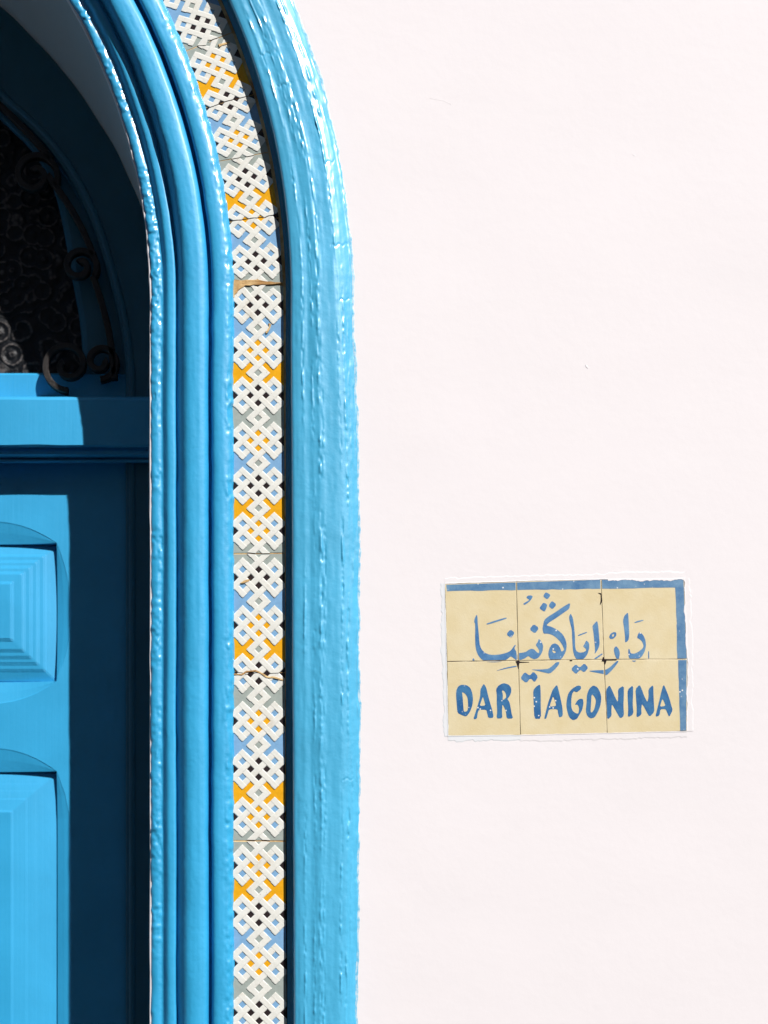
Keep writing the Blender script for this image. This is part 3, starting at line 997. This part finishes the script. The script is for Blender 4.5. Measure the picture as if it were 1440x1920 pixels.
def smooth_loop(p, it=1):
    for _ in range(it):
        q = []
        for i in range(len(p)):
            a, b_ = p[i], p[(i + 1) % len(p)]
            q += [(a[0] * .8 + b_[0] * .2, a[1] * .8 + b_[1] * .2), (a[0] * .2 + b_[0] * .8, a[1] * .2 + b_[1] * .8)]
        p = q
    return p
def clip_poly(poly, quad):
    out = poly
    n_ = len(quad)
    for i in range(n_):
        a, b_ = quad[i], quad[(i + 1) % n_]
        ex, ey = b_[0] - a[0], b_[1] - a[1]
        ins = lambda p: ex * (p[1] - a[1]) - ey * (p[0] - a[0]) >= 0
        new = []
        for k_ in range(len(out)):
            p, q = out[k_], out[(k_ + 1) % len(out)]
            ip, iq = ins(p), ins(q)
            if ip:
                new.append(p)
            if ip != iq:
                d1 = ex * (p[1] - a[1]) - ey * (p[0] - a[0]); d2 = ex * (q[1] - a[1]) - ey * (q[0] - a[0])
                t = d1 / (d1 - d2)
                new.append((p[0] + (q[0] - p[0]) * t, p[1] + (q[1] - p[1]) * t))
        out = new
        if len(out) < 3:
            return []
    return out
def tris_of(shape, sm):
    loops = [smooth_loop(l, 1) if sm else l for l in shape]
    flat = [p for l in loops for p in l]
    tr = tessellate_polygon([[Vector((p[0], p[1], 0)) for p in l] for l in loops])
    return [[flat[i] for i in t] for t in tr]
ALLT = {"border": [t for s in BORDER + BOTLINE for t in tris_of(s, False)],
        "script": [t for s in ARAB for t in tris_of(s, True)],
        "letters": [t for s in LATIN for t in tris_of(s, True)]}
for ri in range(2):
    for ci in range(3):
        q = [XA[ri][ci], XA[ri][ci + 1], XA[ri + 1][ci + 1], XA[ri + 1][ci]]
        g_ = .55
        cxm = sum(p[0] for p in q) / 4; cym = sum(p[1] for p in q) / 4
        q = [(p[0] + (g_ if p[0] < cxm else -g_), p[1] + (g_ if p[1] < cym else -g_)) for p in q]
        rs = random.Random(ri * 7 + ci)
        d0, gx, gy = -.00030 + rs.uniform(-.00003, .00003), rs.uniform(-6e-7, 6e-7), rs.uniform(-6e-7, 6e-7)
        dep = lambda x, y, e=0: d0 + gx * (x - cxm) + gy * (y - cym) + e
        # slab with chipped, slightly rounded edge
        ring = []
        for i in range(4):
            ring += wavy(q[i], q[(i + 1) % 4], 16, .28, ri * 31 + ci * 11 + i * 5)[:-1]
        n_ = len(ring)
        def shrink(k_):
            return [(cxm + (x - cxm) * (1 - k_ / 70), cym + (y - cym) * (1 - k_ / 70)) for x, y in ring]
        L0 = [P(x, y, .006) for x, y in ring]
        L1 = [P(x, y, dep(x, y, .00012)) for x, y in ring]
        L2 = [P(x, y, dep(x, y)) for x, y in shrink(.9)]
        V = L0 + L1 + L2
        F = [(i + k_ * n_, (i + 1) % n_ + k_ * n_, (i + 1) % n_ + (k_ + 1) * n_, i + (k_ + 1) * n_) for k_ in range(2) for i in range(n_)]
        F += [tuple(range(2 * n_, 3 * n_))]
        bm = bmesh.new()
        vs = [bm.verts.new(p) for p in V]
        for f in F:
            bm.faces.new([vs[i] for i in f])
        bmesh.ops.recalc_face_normals(bm, faces=bm.faces[:])
        if bm.faces[:][-1].normal.y > 0:
            bmesh.ops.reverse_faces(bm, faces=bm.faces[:])
        bmesh.ops.triangulate(bm, faces=[f for f in bm.faces if len(f.verts) > 4])
        t = bm_obj("tile", bm, [M_SY], sign)
        qq = [(cxm + (x - cxm) * .988, cym + (y - cym) * .988) for x, y in q]
        for (nm, key, mat, e) in (("painted_border", "border", M_SBORDER, -.00012), ("painted_script", "script", M_SARAB, -.00014), ("painted_letters", "letters", M_SLAT, -.00016)):
            V, F = [], []
            for tr in ALLT[key]:
                ar = (tr[1][0] - tr[0][0]) * (tr[2][1] - tr[0][1]) - (tr[1][1] - tr[0][1]) * (tr[2][0] - tr[0][0])
                c_p = clip_poly(tr if ar > 0 else tr[::-1], qq)
                if len(c_p) >= 3:
                    b0 = len(V)
                    V += [P(x, y, dep(x, y, e)) for x, y in c_p]
                    F.append(tuple(range(b0, len(V))))
            if F:
                obj(nm, V, F, mat, t)
gp = [XA[0][0], XA[0][3], XA[2][3], XA[2][0]]
obj("grout", [P(x, y, -.00012) for x, y in gp] + [P(x, y, .004) for x, y in gp],
    [(0, 1, 2, 3)[::-1], (0, 1, 5, 4), (1, 2, 6, 5), (2, 3, 7, 6), (3, 0, 4, 7)], M_JOINT, sign)

# brushed limewash lapping over the edges of the plaque
def lip(name, a, b, nrm, over, wide, amp, mat, seed, crest=.0004):
    N = int(math.hypot(b[0] - a[0], b[1] - a[1]) / 1.6)
    T = np.linspace(0, 1, N); s = T * N * 1.6
    base = np.stack([a[0] + (b[0] - a[0]) * T, a[1] + (b[1] - a[1]) * T], -1)
    rag = amp * vnoise(s / 9.0, np.full(N, seed)) + amp * .8 * vnoise(s / 30.0, np.full(N, seed + 3.)) + amp * .35 * vnoise(s / 3.0, np.full(N, seed + 6.))
    rag2 = 2.5 * vnoise(s / 16.0, np.full(N, seed + 11.)) + 2 * vnoise(s / 5.0, np.full(N, seed + 14.))
    nrm = np.array(nrm, float)
    cols = [(-(over + rag), np.full(N, -.00046)), (-(over + rag) + 1.0, np.full(N, -.00052)), (np.full(N, 1.5), -.00026 + .00003 * vnoise(s / 7., np.full(N, seed + 20.))),
            (wide * .75 + rag2 * .7, np.full(N, -.00024) + .00003 * vnoise(s / 11., np.full(N, seed + 25.))), (wide + rag2, np.full(N, .00008))]
    V = np.stack([PA(base[:, 0] + nrm[0] * o_, base[:, 1] + nrm[1] * o_, d) for o_, d in cols], 1)
    f = grid_faces(N, len(cols))
    obj(name, V.reshape(-1, 3), f, mat, wall_o, False)
lip("limewash_edge", (834, 1094.5), (968, 1090.2), (0, -1), .2, 12, .5, M_LIP, 1.5, .00034)
lip("limewash_edge", (968, 1090.2), (1140, 1086.4), (0, -1), .0, 12, .5, M_LIP, 2.5, .00034)
lip("limewash_edge", (1140, 1086.4), (1284, 1084.5), (0, -1), 3.2, 15, 2.4, M_LIP, 3.5)
lip("limewash_edge", (1283, 1084), (1289, 1237), (1, 0), 1.2, 12, 1.6, M_LIP, 4.5)
lip("limewash_edge", (1289, 1237), (1288, 1371), (1, 0), .6, 12, 1.5, M_LIP, 5.5)
lip("limewash_edge", (1288, 1371.5), (976, 1378.6), (0, 1), 1.0, 13, .5, M_LIP, 6.5)
lip("limewash_edge", (976, 1378.8), (840, 1380.5), (0, 1), 1.2, 11, .5, M_WASH, 7.5)
lip("limewash_edge", (840.0, 1381), (833.5, 1094), (-1, 0), 1.0, 9, .5, M_WASH, 8.5)

# knocked-off glaze where the joints meet
def chip(pts, seed):
    rs = random.Random(seed)
    c = (sum(p[0] for p in pts) / len(pts), sum(p[1] for p in pts) / len(pts))
    r = [(p[0] + rs.uniform(-.3, .3), p[1] + rs.uniform(-.3, .3)) for p in pts]
    V = [P(x, y, -.0007) for x, y in r] + [P(x, y, -.0002) for x, y in r]
    n_ = len(r)
    obj("chip", V, [tuple(range(n_))] + [(i, (i + 1) % n_, n_ + (i + 1) % n_, n_ + i) for i in range(n_)], M_GDARK, sign)
chip(a3([(735,1095),(775,1090),(800,1102),(930,1106),(925,1113),(790,1118),(782,1150),(775,1205),(762,1165),(748,1130)]), 1)
chip(a4([(685,1035),(700,1040),(705,1065),(880,1073),(880,1080),(740,1085),(722,1138),(712,1138),(705,1098),(670,1095),(680,1070)]), 2)
chip(a4([(620,125),(660,130),(668,180),(680,235),(655,292),(642,290),(655,230),(655,150)]), 3)
chip(a4([(215,1082),(255,1083),(250,1092),(220,1092)]), 4)

# brushed-over edge of the blue paint on the plaster
def smear():
    N = len(ST)
    base = 660 - 280 + shift_out(660, ST_Y)
    rag = 2.0 * vnoise(ST_S / 40.0, ST_S * 0 + 40.5) + .9 * vnoise(ST_S / 9.0, ST_S * 0 + 44.5) + .45 * vnoise(ST_S / 3.0, ST_S * 0 + 48.5)
    V = np.empty((N, 3, 3))
    for j, (o_, d) in enumerate(((-9, -.0004), (-1 + rag * .5, -.00095), (1.2 + rag, -.00055))):
        pp = st_px(base + o_)
        V[:, j] = PA(pp[:, 0], pp[:, 1], d)
    obj("paint_edge", V.reshape(-1, 3), grid_faces(N, 3), M_SMEAR, surround, True)
n = NT("thin_blue_wash")
M_SMEAR = n.fin(n.mix(n.ramp(n.noise(110, 4, .65), [(.40, (0, 0, 0)), (.62, (1, 1, 1))]), (.13, .47, .70), (.55, .70, .78)), .4)
smear()
def mark(pts, r=.0005):
    p = np.array([P(x, y, -.0002) for x, y in pts])
    t = np.linspace(0, 1, len(p)); T = np.linspace(0, 1, len(p) * 5)
    p = np.stack([np.interp(T, t, p[:, k]) for k in range(3)], -1)
    p[:, 0] += .0006 * vnoise(T * 9, T * 0 + p[0, 0] * 50); p[:, 2] += .0006 * vnoise(T * 9, T * 0 + p[0, 2] * 50)
    V = []
    for i, q in enumerate(p):
        w = r * (.35 + .65 * math.sin(math.pi * T[i]))
        V += [(q[0] - w * 1.2, .0003, q[2] - w * 1.2), (q[0], -w * .3, q[2]), (q[0] + w * 1.2, .0003, q[2] + w * 1.2)]
    f = []
    for i in range(len(p) - 1):
        for j in range(2):
            f.append((i * 3 + j, i * 3 + j + 1, i * 3 + j + 4, i * 3 + j + 3))
    obj("brush_ridge", V, f, M_LIP, wall_o, True)
mark([(833, 1528), (845, 1534), (855, 1548), (852, 1556)])
mark([(838, 1531), (836, 1537)])
mark([(806, 184), (830, 188), (846, 196)], .0004)
mark([(1098, 684), (1102, 690)], .0008)
mark([(1186, 289), (1192, 293)], .0007)
mark([(858, 1052), (905, 1054), (960, 1049), (1050, 1046)], .0005)
mark([(1120, 1056), (1165, 1064), (1180, 1062)], .0006)
mark([(1150, 1072), (1190, 1075), (1230, 1071)], .0006)
mark([(812, 1240), (836, 1241)], .0006)
mark([(975, 1380), (977, 1391)], .0006)
mark([(690, 900), (692, 960), (690, 1010)], .0004)
mark([(1298, 1110), (1300, 1180)], .0006)
mark([(828, 1130), (824, 1190), (829, 1250)], .0005)
mark([(832, 1392), (900, 1389)], .0006)

# mortar smeared over two of the strip's joints
def mortar(pts, seed, h=.0013):
    rs = random.Random(seed)
    r = []
    for i, p in enumerate(pts):
        q = pts[(i + 1) % len(pts)]
        for t in (0, .33, .66):
            r.append((p[0] + (q[0] - p[0]) * t + rs.uniform(-.7, .7), p[1] + (q[1] - p[1]) * t + rs.uniform(-.6, .6)))
    tr = tessellate_polygon([[Vector((x, y, 0)) for x, y in r]])
    V = [P(x, y, TILE_D - h - rs.uniform(0, .0003)) for x, y in r] + [P(x, y, TILE_D + .0003) for x, y in r]
    n_ = len(r)
    obj("mortar", V, [tuple(t) for t in tr] + [(i, (i + 1) % n_, n_ + (i + 1) % n_, n_ + i) for i in range(n_)], M_GROUT, surround)
g5 = lambda p: zc(400, 500, 4.8, p)
g6 = lambda p: zc(400, 980, 4.8, p)
mortar(g5([(150,112),(250,122),(400,118),(520,136),(622,146),(520,160),(400,162),(290,168),(235,200),(205,240),(180,285),(150,215)]), 1)
mortar(g6([(172,1356),(250,1362),(300,1332),(380,1326),(432,1346),(485,1382),(560,1386),(635,1410),(632,1420),(550,1398),(478,1394),(425,1360),(378,1338),(305,1345),(252,1376),(172,1368)]), 2)
mortar(g6([(245,540),(290,515),(340,508),(310,530),(262,548)]), 3)
mortar(g5([(498,510),(520,515),(512,560),(480,600),(468,592),(500,548)]), 4)
mortar(zc(300, 0, 4.5, [(490,372),(585,348),(592,362),(500,392)]), 5)
